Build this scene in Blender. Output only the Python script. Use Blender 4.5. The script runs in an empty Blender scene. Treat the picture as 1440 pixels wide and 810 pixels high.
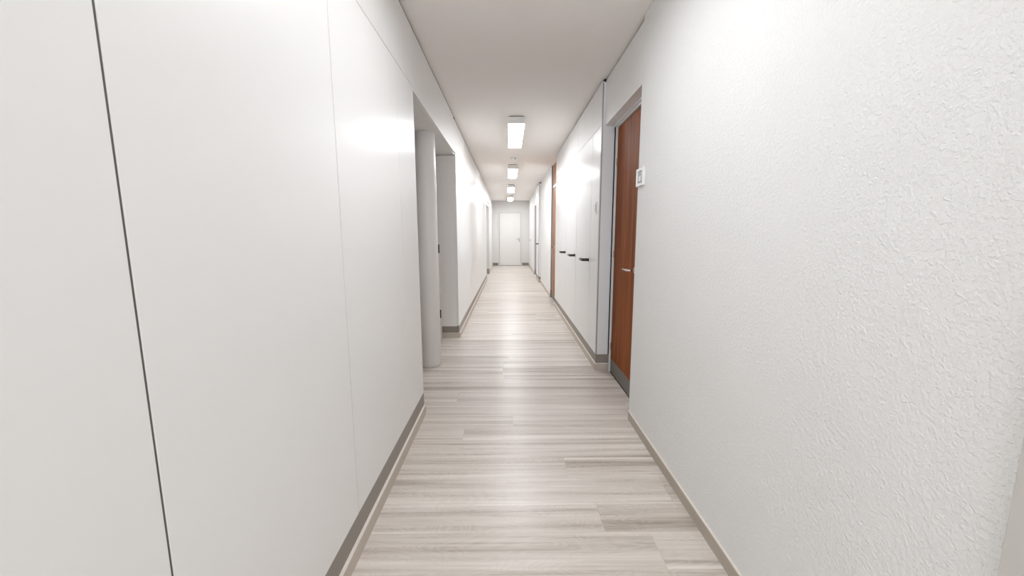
import bpy, bmesh, math
from mathutils import Matrix, Vector
S = bpy.context.scene
C = S.collection
# ---------------------------------------------------------------- camera
F_PX, PITCH, YAW, ROLL = 546.4, 0.1383, 0.0080, -0.0028
cam_d = bpy.data.cameras.new('camera'); cam = bpy.data.objects.new('camera', cam_d); C.objects.link(cam)
cam_d.sensor_width = 36; cam_d.lens = F_PX / 1440 * 36; cam_d.clip_start = 0.02
def cam_rot(p, y, r):
    cx, sx, cy, sy, cz, sz = math.cos(p), math.sin(p), math.cos(y), math.sin(y), math.cos(r), math.sin(r)
    Ry = Matrix(((cy, -sy, 0), (sy, cy, 0), (0, 0, 1)))
    B = Matrix(((1, 0, 0), (0, 0, -1), (0, 1, 0)))
    Rx = Matrix(((1, 0, 0), (0, cx, -sx), (0, sx, cx)))
    Rz = Matrix(((cz, -sz, 0), (sz, cz, 0), (0, 0, 1)))
    return Rz @ Rx @ B @ Ry
M = cam_rot(PITCH, YAW, ROLL)
rot = Matrix((M[0], -M[1], -M[2])).transposed()
cam.matrix_world = Matrix.Translation((0, 0, 1.25)) @ rot.to_4x4()
S.camera = cam
# ---------------------------------------------------------------- light, exposure
S.view_settings.view_transform = 'Standard'
S.view_settings.look = 'None'
S.view_settings.gamma = 1
S.view_settings.use_curve_mapping = False
S.view_settings.exposure = 1.3
LAMP = 13.9                      # radiance of the ceiling lamps' diffusers
LAMP_NEAR = 7.6
LAMP_COL = (0.965, 1.0, 1.035)
# added fill light, set in an unseen window added at the back end
ld = bpy.data.lights.new('added_window_fill', 'AREA'); ld.shape = 'RECTANGLE'; ld.size = 1.1; ld.size_y = 1.5
ld.energy = 16; ld.color = (0.90, 0.95, 1.0)
lo = bpy.data.objects.new('added_window_fill', ld); C.objects.link(lo); lo.location = (0.1, -2.34, 1.55); lo.rotation_euler = (math.pi/2, 0, 0)
w = bpy.data.worlds.new('world'); S.world = w; w.use_nodes = True
w.node_tree.nodes['Background'].inputs[0].default_value = (0.9, 0.93, 1, 1)
w.node_tree.nodes['Background'].inputs[1].default_value = 0.3

# ---------------------------------------------------------------- materials
def srgb(r, g, b):
    f = lambda c: (c / 255 / 12.92) if c <= 10 else ((c / 255 + 0.055) / 1.055) ** 2.4
    return (f(r), f(g), f(b), 1)
def mat(name, col, rough=0.5, metal=0.0, spec=0.5, var=0.0, scale=8, bump=0.0, bscale=200, emit=0, coat=0):
    m = bpy.data.materials.new(name); m.use_nodes = True
    nt = m.node_tree; N = nt.nodes; b = N['Principled BSDF']
    b.inputs['Roughness'].default_value = rough; b.inputs['Metallic'].default_value = metal
    b.inputs['Specular IOR Level'].default_value = spec; b.inputs['Coat Weight'].default_value = coat
    b.inputs['Coat Roughness'].default_value = 0.12
    tc = N.new('ShaderNodeTexCoord')
    nz = N.new('ShaderNodeTexNoise'); nz.inputs['Scale'].default_value = scale; nz.inputs['Detail'].default_value = 3
    nt.links.new(tc.outputs['Object'], nz.inputs['Vector'])
    mx = N.new('ShaderNodeMix'); mx.data_type = 'RGBA'
    mx.inputs[6].default_value = tuple(c * (1 - var) for c in col[:3]) + (1,)
    mx.inputs[7].default_value = tuple(min(1, c * (1 + var)) for c in col[:3]) + (1,)
    nt.links.new(nz.outputs[0], mx.inputs[0]); nt.links.new(mx.outputs[2], b.inputs['Base Color'])
    if bump:
        n2 = N.new('ShaderNodeTexNoise'); n2.inputs['Scale'].default_value = bscale; n2.inputs['Detail'].default_value = 4
        nt.links.new(tc.outputs['Object'], n2.inputs['Vector'])
        bp = N.new('ShaderNodeBump'); bp.inputs['Strength'].default_value = bump; bp.inputs['Distance'].default_value = 0.002
        nt.links.new(n2.outputs[0], bp.inputs['Height']); nt.links.new(bp.outputs[0], b.inputs['Normal'])
    if emit:
        b.inputs['Emission Color'].default_value = LAMP_COL + (1,); b.inputs['Emission Strength'].default_value = emit
    return m
def plaster():
    m = mat('textured_plaster', srgb(242, 241, 239), 0.75, spec=0.3, var=0.015, scale=3)
    nt = m.node_tree; N = nt.nodes; b = N['Principled BSDF']
    tc = N['Texture Coordinate']
    a = N.new('ShaderNodeTexNoise'); a.inputs['Scale'].default_value = 120; a.inputs['Detail'].default_value = 4; a.inputs['Distortion'].default_value = 0.25
    v = N.new('ShaderNodeTexNoise'); v.inputs['Scale'].default_value = 230; v.inputs['Detail'].default_value = 2
    r = N.new('ShaderNodeMapRange'); r.inputs[1].default_value = 0.42; r.inputs[2].default_value = 0.66
    ad = N.new('ShaderNodeMath'); ad.operation = 'MULTIPLY_ADD'; ad.inputs[1].default_value = 0.35
    bp = N.new('ShaderNodeBump'); bp.inputs['Strength'].default_value = 0.8; bp.inputs['Distance'].default_value = 0.0016
    for n in (a, v): nt.links.new(tc.outputs['Object'], n.inputs['Vector'])
    nt.links.new(a.outputs[0], r.inputs[0]); nt.links.new(v.outputs[0], ad.inputs[0]); nt.links.new(r.outputs[0], ad.inputs[2])
    nt.links.new(ad.outputs[0], bp.inputs['Height']); nt.links.new(bp.outputs[0], b.inputs['Normal'])
    return m
def floor_mat():
    m = bpy.data.materials.new('pale_oak_planks'); m.use_nodes = True
    nt = m.node_tree; N = nt.nodes; Lk = nt.links.new; b = N['Principled BSDF']
    tc = N.new('ShaderNodeTexCoord')
    br = N.new('ShaderNodeTexBrick'); br.offset = 0.37; br.inputs['Scale'].default_value = 1
    br.inputs['Color1'].default_value = (0, 0, 0, 1); br.inputs['Color2'].default_value = (1, 1, 1, 1); br.inputs['Mortar'].default_value = (.5, .5, .5, 1)
    br.inputs['Mortar Size'].default_value = 0.0009; br.inputs['Mortar Smooth'].default_value = 0; br.inputs['Brick Width'].default_value = 2.1; br.inputs['Row Height'].default_value = 0.185
    sx = N.new('ShaderNodeSeparateXYZ'); Lk(tc.outputs['Object'], sx.inputs[0])
    def mth(op, a, bb):
        n = N.new('ShaderNodeMath'); n.operation = op
        for i, q in enumerate((a, bb)):
            if q is None: continue
            if isinstance(q, (int, float)): n.inputs[i].default_value = q
            else: Lk(q, n.inputs[i])
        return n.outputs[0]
    row = mth('FLOOR', mth('DIVIDE', sx.outputs[1], 0.185), None)
    wn = N.new('ShaderNodeTexWhiteNoise'); wn.noise_dimensions = '1D'; Lk(row, wn.inputs['W'])
    cx = N.new('ShaderNodeCombineXYZ'); Lk(mth('ADD', sx.outputs[0], mth('MULTIPLY', wn.outputs[0], 2.6)), cx.inputs[0]); Lk(sx.outputs[1], cx.inputs[1])
    br.offset = 0.0
    Lk(cx.outputs[0], br.inputs['Vector'])
    sc = N.new('ShaderNodeVectorMath'); sc.operation = 'SCALE'; sc.inputs[3].default_value = 37.0
    Lk(br.outputs['Color'], sc.inputs[0])
    ad = N.new('ShaderNodeVectorMath'); ad.operation = 'ADD'; Lk(tc.outputs['Object'], ad.inputs[0]); Lk(sc.outputs[0], ad.inputs[1])
    def streak(sx, sy, det, dist):
        mp = N.new('ShaderNodeMapping'); mp.inputs['Scale'].default_value = (sx, sy, 1); Lk(ad.outputs[0], mp.inputs[0])
        n = N.new('ShaderNodeTexNoise'); n.inputs['Scale'].default_value = 1; n.inputs['Detail'].default_value = det
        n.inputs['Distortion'].default_value = dist; Lk(mp.outputs[0], n.inputs['Vector']); return n.outputs[0]
    s1 = streak(0.45, 15, 3, 0.5); s2 = streak(1.6, 60, 4, 0.9); s3 = streak(2.6, 9, 1, 2.0)
    # cathedral figure
    wv = N.new('ShaderNodeMath'); wv.operation = 'SINE'; k = N.new('ShaderNodeMath'); k.operation = 'MULTIPLY'; k.inputs[1].default_value = 70
    Lk(s3, k.inputs[0]); Lk(k.outputs[0], wv.inputs[0])
    def mad(x, mul, add):
        n = N.new('ShaderNodeMath'); n.operation = 'MULTIPLY_ADD'; Lk(x, n.inputs[0]); n.inputs[1].default_value = mul
        if isinstance(add, float): n.inputs[2].default_value = add
        else: Lk(add, n.inputs[2])
        return n.outputs[0]
    t = mad(s1, 1.9, -0.76); t = mad(s2, 0.75, t); t = mad(wv.outputs[0], 0.05, t)
    sp = N.new('ShaderNodeSeparateColor'); Lk(br.outputs['Color'], sp.inputs[0]); t = mad(sp.outputs[0], 0.04, t)
    cr = N.new('ShaderNodeValToRGB'); e = cr.color_ramp.elements
    e[0].position = 0.1; e[0].color = srgb(166, 152, 138); e[1].position = 1.0; e[1].color = srgb(236, 228, 220)
    x = e.new(0.5); x.color = srgb(210, 200, 190)
    Lk(t, cr.inputs[0])
    mx = N.new('ShaderNodeMix'); mx.data_type = 'RGBA'; mx.blend_type = 'MULTIPLY'; mx.inputs[7].default_value = (.86, .84, .82, 1)
    Lk(br.outputs['Fac'], mx.inputs[0]); Lk(cr.outputs[0], mx.inputs[6]); Lk(mx.outputs[2], b.inputs['Base Color'])
    b.inputs['Roughness'].default_value = 0.33; b.inputs['Specular IOR Level'].default_value = 0.45
    bp = N.new('ShaderNodeBump'); bp.inputs['Strength'].default_value = 0.12; bp.inputs['Distance'].default_value = 0.001
    Lk(s2, bp.inputs['Height']); Lk(bp.outputs[0], b.inputs['Normal'])
    return m
def wood_mat(name, c0, c1, rough=0.35, spec=0.5):
    m = bpy.data.materials.new(name); m.use_nodes = True
    nt = m.node_tree; N = nt.nodes; Lk = nt.links.new; b = N['Principled BSDF']
    tc = N.new('ShaderNodeTexCoord'); mp = N.new('ShaderNodeMapping'); mp.inputs['Scale'].default_value = (9, 9, 0.7); Lk(tc.outputs['Object'], mp.inputs[0])
    n = N.new('ShaderNodeTexNoise'); n.inputs['Scale'].default_value = 1.6; n.inputs['Detail'].default_value = 5; n.inputs['Distortion'].default_value = 0.6; Lk(mp.outputs[0], n.inputs['Vector'])
    cr = N.new('ShaderNodeValToRGB'); e = cr.color_ramp.elements; e[0].position = .3; e[0].color = c0; e[1].position = .72; e[1].color = c1
    Lk(n.outputs[0], cr.inputs[0]); Lk(cr.outputs[0], b.inputs['Base Color']); b.inputs['Roughness'].default_value = rough; b.inputs['Specular IOR Level'].default_value = spec
    return m
WHITE_WALL = mat('white_paint', srgb(238, 236, 234), 0.6, var=0.01)
DFRAME = mat('grey_door_frame', srgb(204, 201, 197), 0.5, var=0.01)
END_WALL = mat('end_wall_paint', srgb(231, 228, 225), 0.6, var=0.01)
CEIL = mat('ceiling_paint', srgb(247, 242, 237), 0.85, spec=0.2, var=0.01, bump=0.05, bscale=150)
PANEL = mat('satin_white_laminate', srgb(241, 239, 237), 0.33, var=0.006, spec=0.45)
GLOSS = mat('gloss_white_laminate', srgb(240, 239, 238), 0.3, var=0.006, spec=0.5)
PLASTER = plaster()
FLOOR = floor_mat()
KICK = mat('taupe_plinth', srgb(144, 136, 127), 0.45, var=0.03, scale=30)
BASE = mat('beige_skirting', srgb(202, 190, 178), 0.5, var=0.03, scale=30)
BASE_R = mat('taupe_skirting', srgb(186, 175, 162), 0.5, var=0.03, scale=30)
CASING = mat('grey_casing', srgb(208, 204, 198), 0.5, var=0.01)
BEAD = mat('cream_skirting_bead', srgb(238, 230, 220), 0.5, var=0.01)
GAP = mat('dark_shadow_gap', srgb(44, 40, 36), 0.8, var=0.05)  # dark colour that holds the shade of gaps between parts
STEEL = mat('brushed_steel', srgb(190, 188, 185), 0.32, metal=0.9, var=0.05, scale=60)
KSTEEL = mat('brushed_kick_plate', srgb(128, 124, 120), 0.42, metal=0.6, var=0.06, scale=80)
CHROME = mat('polished_chrome', srgb(225, 222, 218), 0.14, metal=1.0, var=0.01)
DARKCH = mat('dark_grip', srgb(52, 49, 46), 0.3, metal=0.4, var=0.05)
ALU = mat('aluminium_edge', srgb(165, 163, 165), 0.4, metal=0.5, var=0.03)
FRAME = mat('pale_steel_frame', srgb(236, 236, 238), 0.42, var=0.01)
WOOD = wood_mat('walnut_veneer', srgb(112, 54, 18), srgb(164, 92, 42), 0.55, 0.12)
WOOD2 = wood_mat('honey_wood_veneer', srgb(158, 104, 66), srgb(184, 130, 88), 0.5, 0.25)
COLUMN = mat('column_paint', srgb(240, 236, 233), 0.3, var=0.01)
PLASTIC = mat('white_plastic', srgb(236, 236, 234), 0.35, var=0.005)
GREYP = mat('grey_plastic', srgb(178, 178, 176), 0.4, var=0.01)
DIFF = mat('lit_diffuser', (0.9, 0.9, 0.9, 1), 0.5, emit=LAMP)
DIFF2 = mat('lit_diffuser_near', (0.9, 0.9, 0.9, 1), 0.5, emit=LAMP_NEAR)
HOUSE = mat('lamp_housing', srgb(245, 243, 240), 0.5, var=0.01)
DOORW = mat('white_door_paint', srgb(236, 233, 230), 0.45, var=0.006)
JOINT_GREY = mat('grey_gasket_joint_shade', srgb(150, 145, 140), 0.7, var=0.02)  # greys that paint shade into the panel joints; this one also the gasket
JOINT_SHADE3 = mat('dark_grey_joint_shade', srgb(104, 98, 93), 0.7, var=0.02)
JOINT_SHADE2 = mat('pale_joint_shade', srgb(205, 202, 200), 0.7, var=0.01)
BLACK = mat('black_hinge', srgb(48, 44, 40), 0.4, metal=0.3, var=0.05)

# ---------------------------------------------------------------- helpers
def bx(bm, x0, x1, y0, y1, z0, z1):
    x0, x1 = sorted((x0, x1)); y0, y1 = sorted((y0, y1)); z0, z1 = sorted((z0, z1))
    v = [bm.verts.new(p) for p in ((x0,y0,z0),(x1,y0,z0),(x1,y1,z0),(x0,y1,z0),(x0,y0,z1),(x1,y0,z1),(x1,y1,z1),(x0,y1,z1))]
    for f in ((0,3,2,1),(4,5,6,7),(0,1,5,4),(1,2,6,5),(2,3,7,6),(3,0,4,7)): bm.faces.new([v[i] for i in f])
def obj(name, bm, m, parent=None, bevel=0.0, smooth=False, seg=2):
    if bevel:
        bmesh.ops.bevel(bm, geom=list(bm.edges), offset=bevel, segments=seg, profile=0.5, affect='EDGES', clamp_overlap=True)
    me = bpy.data.meshes.new(name); bm.to_mesh(me); bm.free(); me.materials.append(m)
    if smooth:
        for p in me.polygons: p.use_smooth = True
    o = bpy.data.objects.new(name, me); C.objects.link(o)
    if parent:
        o.parent = parent; o.matrix_parent_inverse = Matrix.Translation(parent.location).inverted()
    return o
def box(name, b, m, parent=None, bevel=0.0, seg=2):
    bm = bmesh.new(); bx(bm, *b); return obj(name, bm, m, parent, bevel, seg=seg)
def boxes(name, bs, m, parent=None, bevel=0.0):
    bm = bmesh.new()
    for b in bs: bx(bm, *b)
    return obj(name, bm, m, parent, bevel)
def struct(o): o['kind'] = 'structure'; return o
def tag(o, label, cat, group=None):
    o['label'] = label; o['category'] = cat
    if group: o['group'] = group
    return o
def thing(name, loc, label=None, cat=None, group=None):
    o = bpy.data.objects.new(name, None); o.location = loc; C.objects.link(o); o.empty_display_size = 0.1
    if label: tag(o, label, cat, group)
    return o
def tube(bm, pts, r, n=14):
    pts = [Vector(p) for p in pts]; rings = []
    for i, p in enumerate(pts):
        d = (pts[min(i+1, len(pts)-1)] - pts[max(i-1, 0)]).normalized()
        a = Vector((0, 0, 1)) if abs(d.z) < 0.9 else Vector((1, 0, 0))
        u = d.cross(a).normalized(); v = d.cross(u)
        rings.append([bm.verts.new(p + u * math.cos(t) * r + v * math.sin(t) * r) for t in [2*math.pi*k/n for k in range(n)]])
    for a, b in zip(rings, rings[1:]):
        for k in range(n): bm.faces.new((a[k], a[(k+1) % n], b[(k+1) % n], b[k]))
    bm.faces.new(rings[0][::-1]); bm.faces.new(rings[-1])
    bmesh.ops.recalc_face_normals(bm, faces=bm.faces)
def lathe(bm, prof, n=48, axis='z', at=(0, 0, 0)):
    at = Vector(at); rings = []
    for r, h in prof:
        ring = []
        for k in range(n):
            t = 2*math.pi*k/n; c, s = r*math.cos(t), r*math.sin(t)
            ring.append(bm.verts.new(at + (Vector((c, s, h)) if axis == 'z' else Vector((h, c, s)) if axis == 'x' else Vector((c, h, s)))))
        rings.append(ring)
    for a, b in zip(rings, rings[1:]):
        for k in range(n): bm.faces.new((a[k], a[(k+1) % n], b[(k+1) % n], b[k]))
    bm.faces.new(rings[0]); bm.faces.new(rings[-1]); bmesh.ops.recalc_face_normals(bm, faces=bm.faces)
def lever(parent, x, y, z, sx, dy, m, plate=True, reach=0.055, length=0.125, r=0.0095, name='handle'):
    """lever on a face at plane x, standing out along sx (+1/-1), lever running along dy"""
    bm = bmesh.new(); pts = []
    pts.append((x, y, z)); pts.append((x + sx*(reach-.02), y, z))
    for k in range(1, 6):
        a = k/5*math.pi/2
        pts.append((x + sx*(reach-.02+.02*math.sin(a)), y + dy*.02*(1-math.cos(a)), z))
    pts.append((x + sx*reach, y + dy*length, z))
    tube(bm, pts, r)
    h = obj(name, bm, m, parent, smooth=True)
    if plate:
        bm = bmesh.new(); lathe(bm, [(0.026, 0), (0.026, sx*0.007), (0.022, sx*0.009)], 28, 'x', (x, y, z)); obj('rosette', bm, m, h)
    return h

# ---------------------------------------------------------------- dimensions
H = 2.537; G = 0.017                    # ceiling height, shadow gap under it
XL, XB = -0.598, -0.605                 # left cladding face, near and beyond the niche
XR, XC, XH = 0.812, 0.794, 0.822        # right plaster, cupboard fronts, wall over the wooden door
YB, YE = -2.2, 15.5                     # back and end of the corridor
T = 0.02
N0, N1, NX = 2.592, 4.60, -1.85         # niche on the left: start, end, depth
ZN = 2.145                              # soffit heights
ZK, ZB = 0.155, 0.068                   # plinth / skirting heights
ZJ = 2.165                              # joint between tall and upper panels

# ---------------------------------------------------------------- shell
struct(box('floor', (-2.1, 1.3, YB-.2, YE+.2, -0.1, 0), FLOOR))
struct(box('ceiling', (-2.1, 1.3, YB-.2, YE+.2, H, H+.12), CEIL))
struct(boxes('wall_back', [(-2.1, -.5, YB-.2, YB, 0, H), (.7, 1.3, YB-.2, YB, 0, H), (-.5, .7, YB-.2, YB, 0, .75), (-.5, .7, YB-.2, YB, 2.35, H)], WHITE_WALL))
struct(boxes('added_window_1', [(-.5, -.44, YB-.06, YB-.01, .75, 2.35), (.64, .7, YB-.06, YB-.01, .75, 2.35), (-.44, .64, YB-.06, YB-.01, .75, .81), (-.44, .64, YB-.06, YB-.01, 2.29, 2.35), (.07, .13, YB-.06, YB-.01, .81, 2.29)], FRAME))  # unseen window added to carry the fill light
struct(box('wall_end', (-2.1, 1.3, YE, YE+.2, 0, H), END_WALL))
L0, L1 = 10.62, 12.2                    # far opening on the left
WL = [('wall_left', (-1.2, XL-T-.001, YB, N0-.02, 0, H)), ('wall_left_middle', (-2.05, XB-T-.001, N1+.06, L0, 0, H)), ('wall_left_rear', (-1.2, -0.655, L1+.03, YE, 0, H)),
    ('wall_left_header', (-2.05, XL-T-.001, N0-.02, N1+.06, ZN+.02, H)), ('wall_niche_back', (-2.05, NX, N0-.02, N1+.06, 0, ZN+.02)), ('wall_niche_side', (NX, -1.2, N0-.12, N0-.02, 0, ZN+.02)),
    ('wall_left_doorway_header', (-2.05, XB-T-.001, L0, L1+.03, 2.08, H)), ('wall_left_doorway_back', (-1.5, -1.35, L0, L1+.03, 0, 2.08))]
for n_, b_ in WL: struct(box(n_, b_, WHITE_WALL))
struct(box('wall_right', (XR, 1.2, YB, 2.50, 0, H), PLASTER, bevel=0.004))
struct(boxes('wall_behind_cupboards', [(0.985, 1.2, 2.50, 12.05, 0, H)], WHITE_WALL)).name = 'wall_right_rear'
h_ = struct(box('wall_right_header', (XH, 0.985, 2.501, 3.452, 2.157, H-G), PANEL)); box('gap_shade_strip', (XH+.014, .984, 2.502, 3.46, H-G+.0005, H-.0005), GAP, h_)  # dark strip paints the shade above the header
struct(box('wall_right_middle', (0.822, 0.984, 7.62, 10.03, 0, H), WHITE_WALL, bevel=0.003))
struct(boxes('wall_right_far', [(0.800, 1.2, 12.05, YE, 0, H), (0.80, 0.984, 10.93, 12.05, 2.1, H)], WHITE_WALL))
struct(box('wall_left_far', (-0.655, -0.64, L1+.03, YE, 0, H), WHITE_WALL))
# dark strips that paint the shade into the shadow gap under the ceiling
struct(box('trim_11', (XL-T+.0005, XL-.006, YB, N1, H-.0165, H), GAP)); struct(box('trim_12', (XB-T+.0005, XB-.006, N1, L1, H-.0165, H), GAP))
# soffit and cheek of the niche
struct(box('trim_1', (NX, XL-T-.0005, N0-.018, N1+.058, ZN, ZN+.018), WHITE_WALL))
# skirtings -------------------------------------------------------
def plinth(name, x, y0, y1, side, zk=ZK, zb=ZB, out=0.012):
    """upper taupe band, set back a little, over a beige skirting with a pale top edge; side -1 = left wall"""
    k = struct(box(name, (x, x + side*.018, y0, y1, zb, zk), KICK))
    box('skirting', (x - side*out, x + side*.018, y0, y1, 0, zb-.006), BASE, k)
    box('bead', (x - side*out, x + side*.018, y0, y1, zb-.006, zb), BEAD, k, bevel=0.0015)
    return k
plinth('baseboard_left', XL, YB, N0, -1, 0.155)
plinth('baseboard_left_middle', XB, N1+.004, L0, -1, 0.15)
struct(box('baseboard_left_far', (-0.64, -0.63, L1, YE, 0, 0.06), BASE))
b = struct(box('baseboard_right', (XR-.008, XR, YB, 2.485, 0, 0.058), BASE_R, bevel=0.002))
box('bead', (XR-.008, XR+.001, YB, 2.487, 0.058, 0.064), BEAD, b, bevel=0.0015)
plinth('baseboard_right_middle', 0.822, 7.62, 10.03, 1, 0.02, 0.075, 0.010)
struct(box('baseboard_right_far', (0.79, 0.80, 12.05, YE-.012, 0, 0.07), BASE))
struct(boxes('baseboard_end', [(-0.64, -0.42, YE-.012, YE, 0, .11), (0.53, 0.79, YE-.012, YE, 0, .11)], KICK))
# steel casing at the very right edge of the view
struct(box('trim_2', (XR-.012, XR, -0.7, 0.561, 0, H), CASING, bevel=0.002))

# ---------------------------------------------------------------- left cladding
def panel(y0, y1, z0, z1, label, group, x=XL, m=PANEL, gap=0.003):
    o = box('cladding_panel', (x, x-T, y0+gap/2, y1-gap/2, z0, z1), m, bevel=0.0012)
    return tag(o, label, 'wall panel', group)
TALL = 'tall satin white panels on the near left wall'
panel(YB+.01, 0.618, ZK, ZJ-.003, 'tall white satin wall panel at the far left edge, before the wide dark joint', TALL, gap=.005)
panel(0.618, 1.41, ZK, ZJ-.003, 'wide tall white wall panel between the dark joint and the thin joint', TALL, gap=.005)
panel(1.41, 2.205, ZK, ZJ-.003, 'tall white wall panel just right of the thin joint, with soft sheen', TALL)
panel(2.205, N0, ZK, ZJ-.003, 'narrow white wall panel strip at the edge of the niche with the round column', TALL, gap=.002)
UP = 'upper white panels under the ceiling on the left'
panel(YB+.01, 0.618, ZJ, H-G, 'upper white panel above the leftmost tall panel', UP)
panel(0.618, N0+.008, ZJ, H-G, 'upper white panel under the ceiling, left of the header over the niche', UP)
panel(N0+.008, 4.45, ZN, H-G, 'white header panel spanning above the niche with the round column', UP)
panel(4.45, 5.5, 2.06+.105, H-G, 'upper white panel just beyond the niche on the left', UP, x=XB)
ys = [N1, 5.45, 6.32, 7.2, 8.05, 8.9, 9.76, L0]
names = ['first glossy white panel beyond the niche on the left', 'second glossy white panel beyond the niche on the left', 'glossy white panel on the left before the dark floor gap',
         'glossy white panel on the left after the dark floor gap', 'glossy white panel midway down the left wall, third from the far doorway',
         'glossy white panel on the left, next but one before the far doorway', 'last glossy white panel on the left before the far doorway']
for i, (a, b_) in enumerate(zip(ys, ys[1:])):
    panel(a, b_, 0.15, ZJ-.003, names[i], 'glossy white panels along the far left wall', x=XB, m=GLOSS)
for a, b_, l in ((5.5, 8.05, 'nearer long upper white panel on the far left wall'), (8.05, L1+.02, 'farther long upper white panel on the left, over the far doorway')):
    panel(a, b_, ZJ, H-G, l, UP, x=XB)

for i_, (ya, yb_, za, zb_, m_) in enumerate([(0.6155, 0.6215, ZK, ZJ, JOINT_SHADE3), (1.4065, 1.4125, ZK, ZJ, JOINT_GREY), (2.203, 2.2065, ZK, ZJ, JOINT_SHADE2), (YB, N0-.022, ZJ-.004, ZJ+.001, GAP), (N0+.006, N0+.0095, ZN+.02, H-.017, JOINT_GREY)]):
    struct(box('trim_%d' % (20+i_), (XL-T, XL-.002, ya, yb_, za, zb_), m_))  # strips whose colour paints the shade inside the open joints
# ---------------------------------------------------------------- niche with column and door
cheek = struct(box('trim_3', (XB-T-.001, -0.812, N1, N1+.05, ZK-.01, ZN-.006), GREYP))
cheek.data.materials[0] = COLUMN
k = struct(box('trim_4', (XB-T-.001, -0.812, N1+.003, N1+.05, ZB, ZK-.01), KICK))
box('skirting', (XB-.012, -0.812, N1-.006, N1+.05, 0, ZB), BASE, k)
def hinge(par, x, y, z, w=0.012, hh=0.10):
    bm = bmesh.new(); lathe(bm, [(w*.6, -hh/2), (w*.6, hh/2)], 16, 'z', (x, y, z)); return obj('hinge', bm, BLACK, par)
d3 = struct(thing('door_3', (-1.25, N1+.03, 0)))
box('leaf', (-1.68, -0.842, N1+.006, N1+.046, 0.006, 2.11), WOOD, d3, bevel=0.002)
box('frame', (-0.842, -0.8125, N1-.002, N1+.05, 0, ZN-.004), COLUMN, d3, bevel=0.002)
boxes('lining', [(-1.76, -1.685, N1-.002, N1+.05, 0, ZN-.004), (-1.685, -0.842, N1-.002, N1+.05, 2.113, ZN-.004)], FRAME, d3)
for z in (1.08, 0.30): hinge(d3, -0.822, N1-.009, z)
bm = bmesh.new(); tube(bm, [(-1.60, N1+.006, 1.0), (-1.60, N1-.045, 1.0), (-1.585, N1-.055, 1.0), (-1.48, N1-.055, 1.0)], .009); obj('handle', bm, CHROME, d3, smooth=True)
bm = bmesh.new(); R = 0.093
lathe(bm, [(R-.004, 0), (R-.004, 0.012), (R, 0.016), (R, ZN-.004), (R-.003, ZN)], 96)
col = obj('column', bm, COLUMN); col.location = (-0.750, 3.63, 0)
for p in col.data.polygons: p.use_smooth = len(p.vertices) == 4
tag(col, 'round pale grey column standing in the niche on the left', 'column')

# ---------------------------------------------------------------- wooden door 1 with frame
D1 = struct(thing('door_1', (0.94, 2.95, 0)))
XD = 0.920
lf = box('leaf', (XD, XD+.04, 2.52, 3.395, 0.010, 2.125), WOOD, D1, bevel=0.0015)
box('kick_plate', (XD-.002, XD, 2.525, 3.390, 0.014, 0.135), KSTEEL, D1, bevel=0.0006)
box('threshold', (XD-.001, XD+.05, 2.505, 3.42, 0.0, 0.009), GAP, D1)
boxes('frame', [(XD-.012, XD+.055, 3.398, 3.424, 0, 2.157), (XD-.012, XD+.055, 2.502, 2.518, 0, 2.157), (XD-.012, XD+.055, 2.518, 3.398, 2.130, 2.157),
                (XD-.028, XD-.012, 2.502, 3.452, 2.143, 2.157)], FRAME, D1, bevel=0.0015)
lever(D1, XD, 2.80, 0.985, -1, 1, CHROME, reach=0.06, length=0.11, r=0.009)
for z in (1.075, 0.25, 1.85): 
    bm = bmesh.new(); lathe(bm, [(.006, -.03), (.006, .03)], 14, 'z', (XD-.005, 3.392, z)); obj('hinge', bm, STEEL, D1)
# ---------------------------------------------------------------- right cupboards
CUP = 'white handled cupboards along the right wall'
ZC = 2.165
def cupboard(y0, y1, label, handle=True, x=XC, lock=False, deep=0.984, m=GLOSS, side=False, group=CUP):
    c = thing('cupboard', ((x+deep)/2, (y0+y1)/2, 0), label, 'cupboard', group)
    g = .004
    yb = y0 + (0.016 if side else 0)
    box('carcass', (x+.022, deep, yb, y1, 0.15, H-.0175), GAP, c)  # coloured dark to paint shade behind the door gaps
    box('gap_shade_strip', (x+.014, deep, yb, y1, H-.017, H-.001), GAP, c)  # dark strip paints the shade between cupboard and ceiling
    dr = box('door', (x, x+.02, y0+g+(.016 if side else 0), y1-g, 0.15, ZC-.002), m, c, bevel=0.0012)
    box('upper_door', (x, x+.02, y0+g+(.016 if side else 0), y1-g, ZC+.002, H-G), m, c, bevel=0.0012)
    box('plinth', (x+.003, deep, y0, y1, ZB, 0.15), KICK, c)
    box('skirting', (x-.006, deep, y0-(.003 if side else 0), y1, 0, ZB-.006), BASE, c)
    box('bead', (x-.006, deep, y0-(.003 if side else 0), y1, ZB-.006, ZB), BEAD, c)
    if side:
        box('side_panel', (x+.012, 0.905, y0, y0+.016, 0.15, H-.03), FRAME, c, bevel=.001)
        box('edge_profile', (x+.003, x+.012, y0+.003, y0+.014, 0.15, H-.03), ALU, c)
    if handle:
        hd = lever(dr, x, y0+.05, 0.995, -1, 1, DARKCH, plate=False, reach=0.062, length=0.13, r=0.0145)
        box('back_plate', (x-.003, x, y0+.03, y0+.18, 0.975, 1.015), CHROME, hd, bevel=.001)
    if lock:
        pl = box('lock_plate', (x-.006, x, y0+.10, y0+.155, 1.425, 1.535), PLASTIC, dr, bevel=.002)
        box('lock_slot', (x-.0075, x-.005, y0+.112, y0+.135, 1.445, 1.515), ALU, pl)
    return c
cupboard(3.452, 3.80, 'narrow white end cupboard beside the near wooden door, with a small lock plate', False, lock=True, side=True)
cupboard(3.80, 4.60, 'white cupboard whose dark lever is nearest, right of the other two levers')
cupboard(4.60, 5.40, 'white cupboard with the middle one of the three dark levers')
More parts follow.
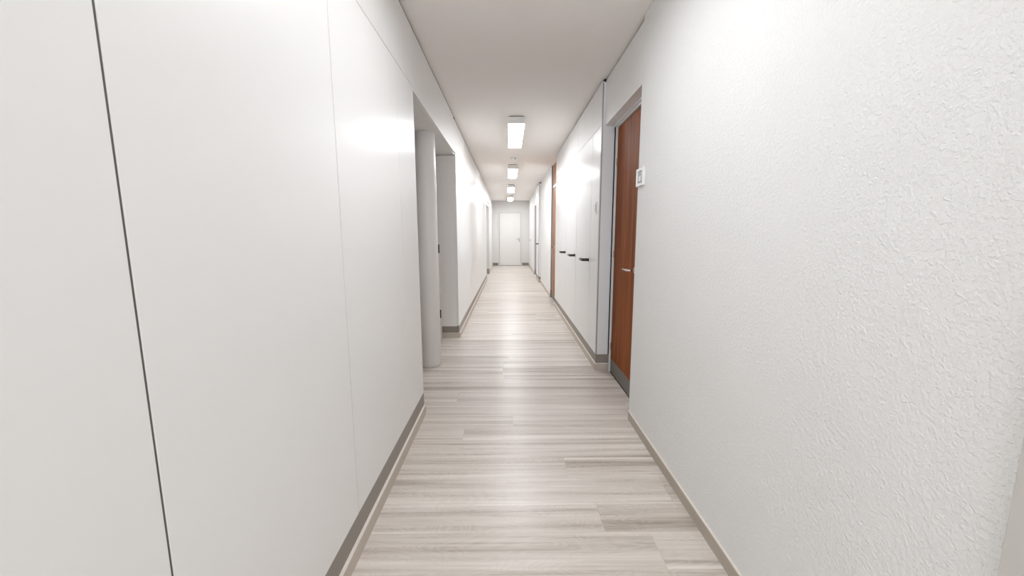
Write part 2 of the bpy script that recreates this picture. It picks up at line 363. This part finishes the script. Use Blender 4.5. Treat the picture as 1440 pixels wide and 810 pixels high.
cupboard(5.40, 6.20, 'white cupboard with the farthest of the three dark levers')
cupboard(6.20, 6.665, 'plain narrow white cupboard ending beside the far wooden door', False)
# far wooden door
D2 = struct(thing('door_2', (0.9, 7.15, 0)))
X2 = 0.857
box('leaf', (X2, X2+.04, 6.70, 7.585, 0.012, 2.10), WOOD2, D2, bevel=0.002)
box('transom_panel', (X2, X2+.04, 6.70, 7.585, 2.155, H-.005), WOOD2, D2, bevel=0.002)
box('transom_rail', (X2-.008, X2+.04, 6.67, 7.603, 2.104, 2.151), FRAME, D2, bevel=0.002)
boxes('frame', [(X2-.004, X2+.05, 7.588, 7.603, 0, H-.003), (X2+.0, X2+.05, 6.668, 6.697, 0, H-.003)], FRAME, D2, bevel=0.002)
box('kick_plate', (X2-.002, X2, 6.705, 7.58, 0.016, 0.11), KSTEEL, D2)
box('threshold', (X2-.001, X2+.05, 6.70, 7.585, 0.0, 0.009), GAP, D2)
lever(D2, X2, 7.30, 1.0, -1, -1, CHROME, reach=0.075, length=0.12, r=.011)
struct(box('trim_5', (0.820, X2-.006, 7.606, 7.619, 0.15, H-.012), ALU))
struct(box('trim_6', (0.816, X2-.006, 7.604, 7.618, 0, 0.149), KICK))
# far cupboard block and recessed white door on the right
cupboard(10.032, 10.92, 'farthest white cupboard block on the right, beyond the far wooden door', True, x=0.768, side=True)
D4 = struct(thing('door_4', (0.9, 11.5, 0)))
box('leaf', (0.872, 0.91, 11.0, 12.0, 0.01, 2.06), DOORW, D4, bevel=.002)
boxes('frame', [(0.85, 0.93, 10.945, 10.998, 0, 2.099), (0.85, 0.93, 12.002, 12.048, 0, 2.099), (0.85, 0.93, 10.998, 12.002, 2.062, 2.099)], FRAME, D4, bevel=.002)
lever(D4, 0.872, 11.12, 1.0, -1, 1, STEEL)
struct(box('trim_7', (0.798, 0.849, 12.038, 12.049, 0.15, 2.098), ALU))
struct(box('trim_8', (0.795, 0.849, 12.036, 12.049, 0, 0.149), KICK))
D5 = struct(thing('door_5', (0.8, 14.2, 0)))
box('leaf', (0.795, 0.7995, 13.8, 14.7, 0.075, 2.06), DOORW, D5, bevel=.001)
lever(D5, 0.795, 13.92, 1.03, -1, 1, STEEL)
# left far doorway: its far jamb faces the camera
struct(box('trim_9', (-0.70, -0.612, L1, L1+.029, 0.17, 2.079), DFRAME))
struct(box('trim_10', (-0.70, -0.612, L1-.002, L1+.029, 0, 0.169), KICK))
D6 = struct(thing('door_6', (-0.9, 11.4, 0)))
box('leaf', (-0.78, -0.74, L0+.04, L1-.06, .01, 2.05), DOORW, D6, bevel=.002)
boxes('frame', [(-0.80, -0.72, L0, L0+.037, 0, 2.078), (-0.80, -0.72, L1-.057, L1-.003, 0, 2.078), (-0.80, -0.72, L0+.037, L1-.057, 2.052, 2.078)], FRAME, D6, bevel=.002)
lever(D6, -0.74, L1-.2, 1.02, 1, -1, STEEL)
# door on the end wall
D7 = struct(thing('door_7', (0.055, YE-.02, 0)))
box('leaf_gasket', (-0.366, 0.478, YE-.012, YE-.0015, .009, 2.079), JOINT_GREY, D7)
box('leaf', (-0.356, 0.468, YE-.022, YE-.0125, 0.012, 2.069), DOORW, D7, bevel=.002)
boxes('frame', [(-0.405, -0.366, YE-.034, YE-.001, 0, 2.118), (0.478, 0.517, YE-.034, YE-.001, 0, 2.118), (-0.366, 0.478, YE-.034, YE-.001, 2.079, 2.118)], END_WALL, D7, bevel=.002)
box('threshold', (-0.366, 0.478, YE-.026, YE-.001, 0, .009), GAP, D7)
boxes('stop_rail', [(-0.30, 0.46, YE-.026, YE-.022, 0.11, 0.118)], FRAME, D7)
hd = box('handle_plate', (0.395, 0.435, YE-.028, YE-.022, 0.93, 1.10), STEEL, D7, bevel=.001)
bm = bmesh.new(); tube(bm, [(0.415, YE-.025, 1.045), (0.415, YE-.07, 1.045), (0.40, YE-.078, 1.045), (0.29, YE-.078, 1.045)], .010); obj('handle', bm, STEEL, hd, smooth=True)

# ---------------------------------------------------------------- light switch on the plaster wall
sw = thing('light_switch', (XR, 2.44, 1.59), 'square white light switch with a grey rocker on the textured wall by the wooden door', 'light switch')
bm = bmesh.new()
for b_ in ((XR-.014, XR, 2.375, 2.395, 1.538, 1.644), (XR-.014, XR, 2.475, 2.497, 1.538, 1.644), (XR-.014, XR, 2.395, 2.475, 1.538, 1.556), (XR-.014, XR, 2.395, 2.475, 1.626, 1.644)): bx(bm, *b_)
obj('cover_frame', bm, PLASTIC, sw, bevel=.0012)
box('rocker', (XR-.009, XR-.001, 2.396, 2.474, 1.557, 1.625), GREYP, sw, bevel=.001)
box('toggle', (XR-.013, XR-.009, 2.42, 2.45, 1.565, 1.597), PLASTIC, sw, bevel=.001)

# ---------------------------------------------------------------- ceiling lamps and smoke detector
LG = 'box lamps in a row along the ceiling'
lamps = [(0.88, .09, 'box lamp on the ceiling just above the viewpoint'),
         (4.487, .09, 'nearest and largest glowing box lamp on the ceiling'), (7.5, .082, 'second glowing ceiling lamp, just beyond the smoke detector'),
         (10.49, .070, 'third glowing ceiling lamp, small and between the second and the last'), (13.4, .062, 'farthest glowing ceiling lamp, in front of the end wall')]
for y, x, l in lamps:
    t = thing('ceiling_lamp', (x, y+.6, H), l, 'ceiling lamp', LG)
    box('mounting_plate', (x-.075, x+.075, y+.02, y+1.18, H-.009, H), GAP, t)
    box('housing', (x-.092, x+.092, y, y+1.2, H-.085, H-.009), HOUSE, t, bevel=.002)
    box('diffuser', (x-.0885, x+.0885, y+.004, y+1.196, H-.0865, H-.085), DIFF2 if y < 3 else DIFF, t)
bm = bmesh.new(); lathe(bm, [(.05, 0), (.05, -.012), (.042, -.03), (.03, -.036), (.012, -.038)], 40)
sd = obj('smoke_detector', bm, PLASTIC); sd.location = (.082, 6.88, H)
tag(sd, 'small round white smoke detector on the ceiling between the first two lamps', 'smoke detector')
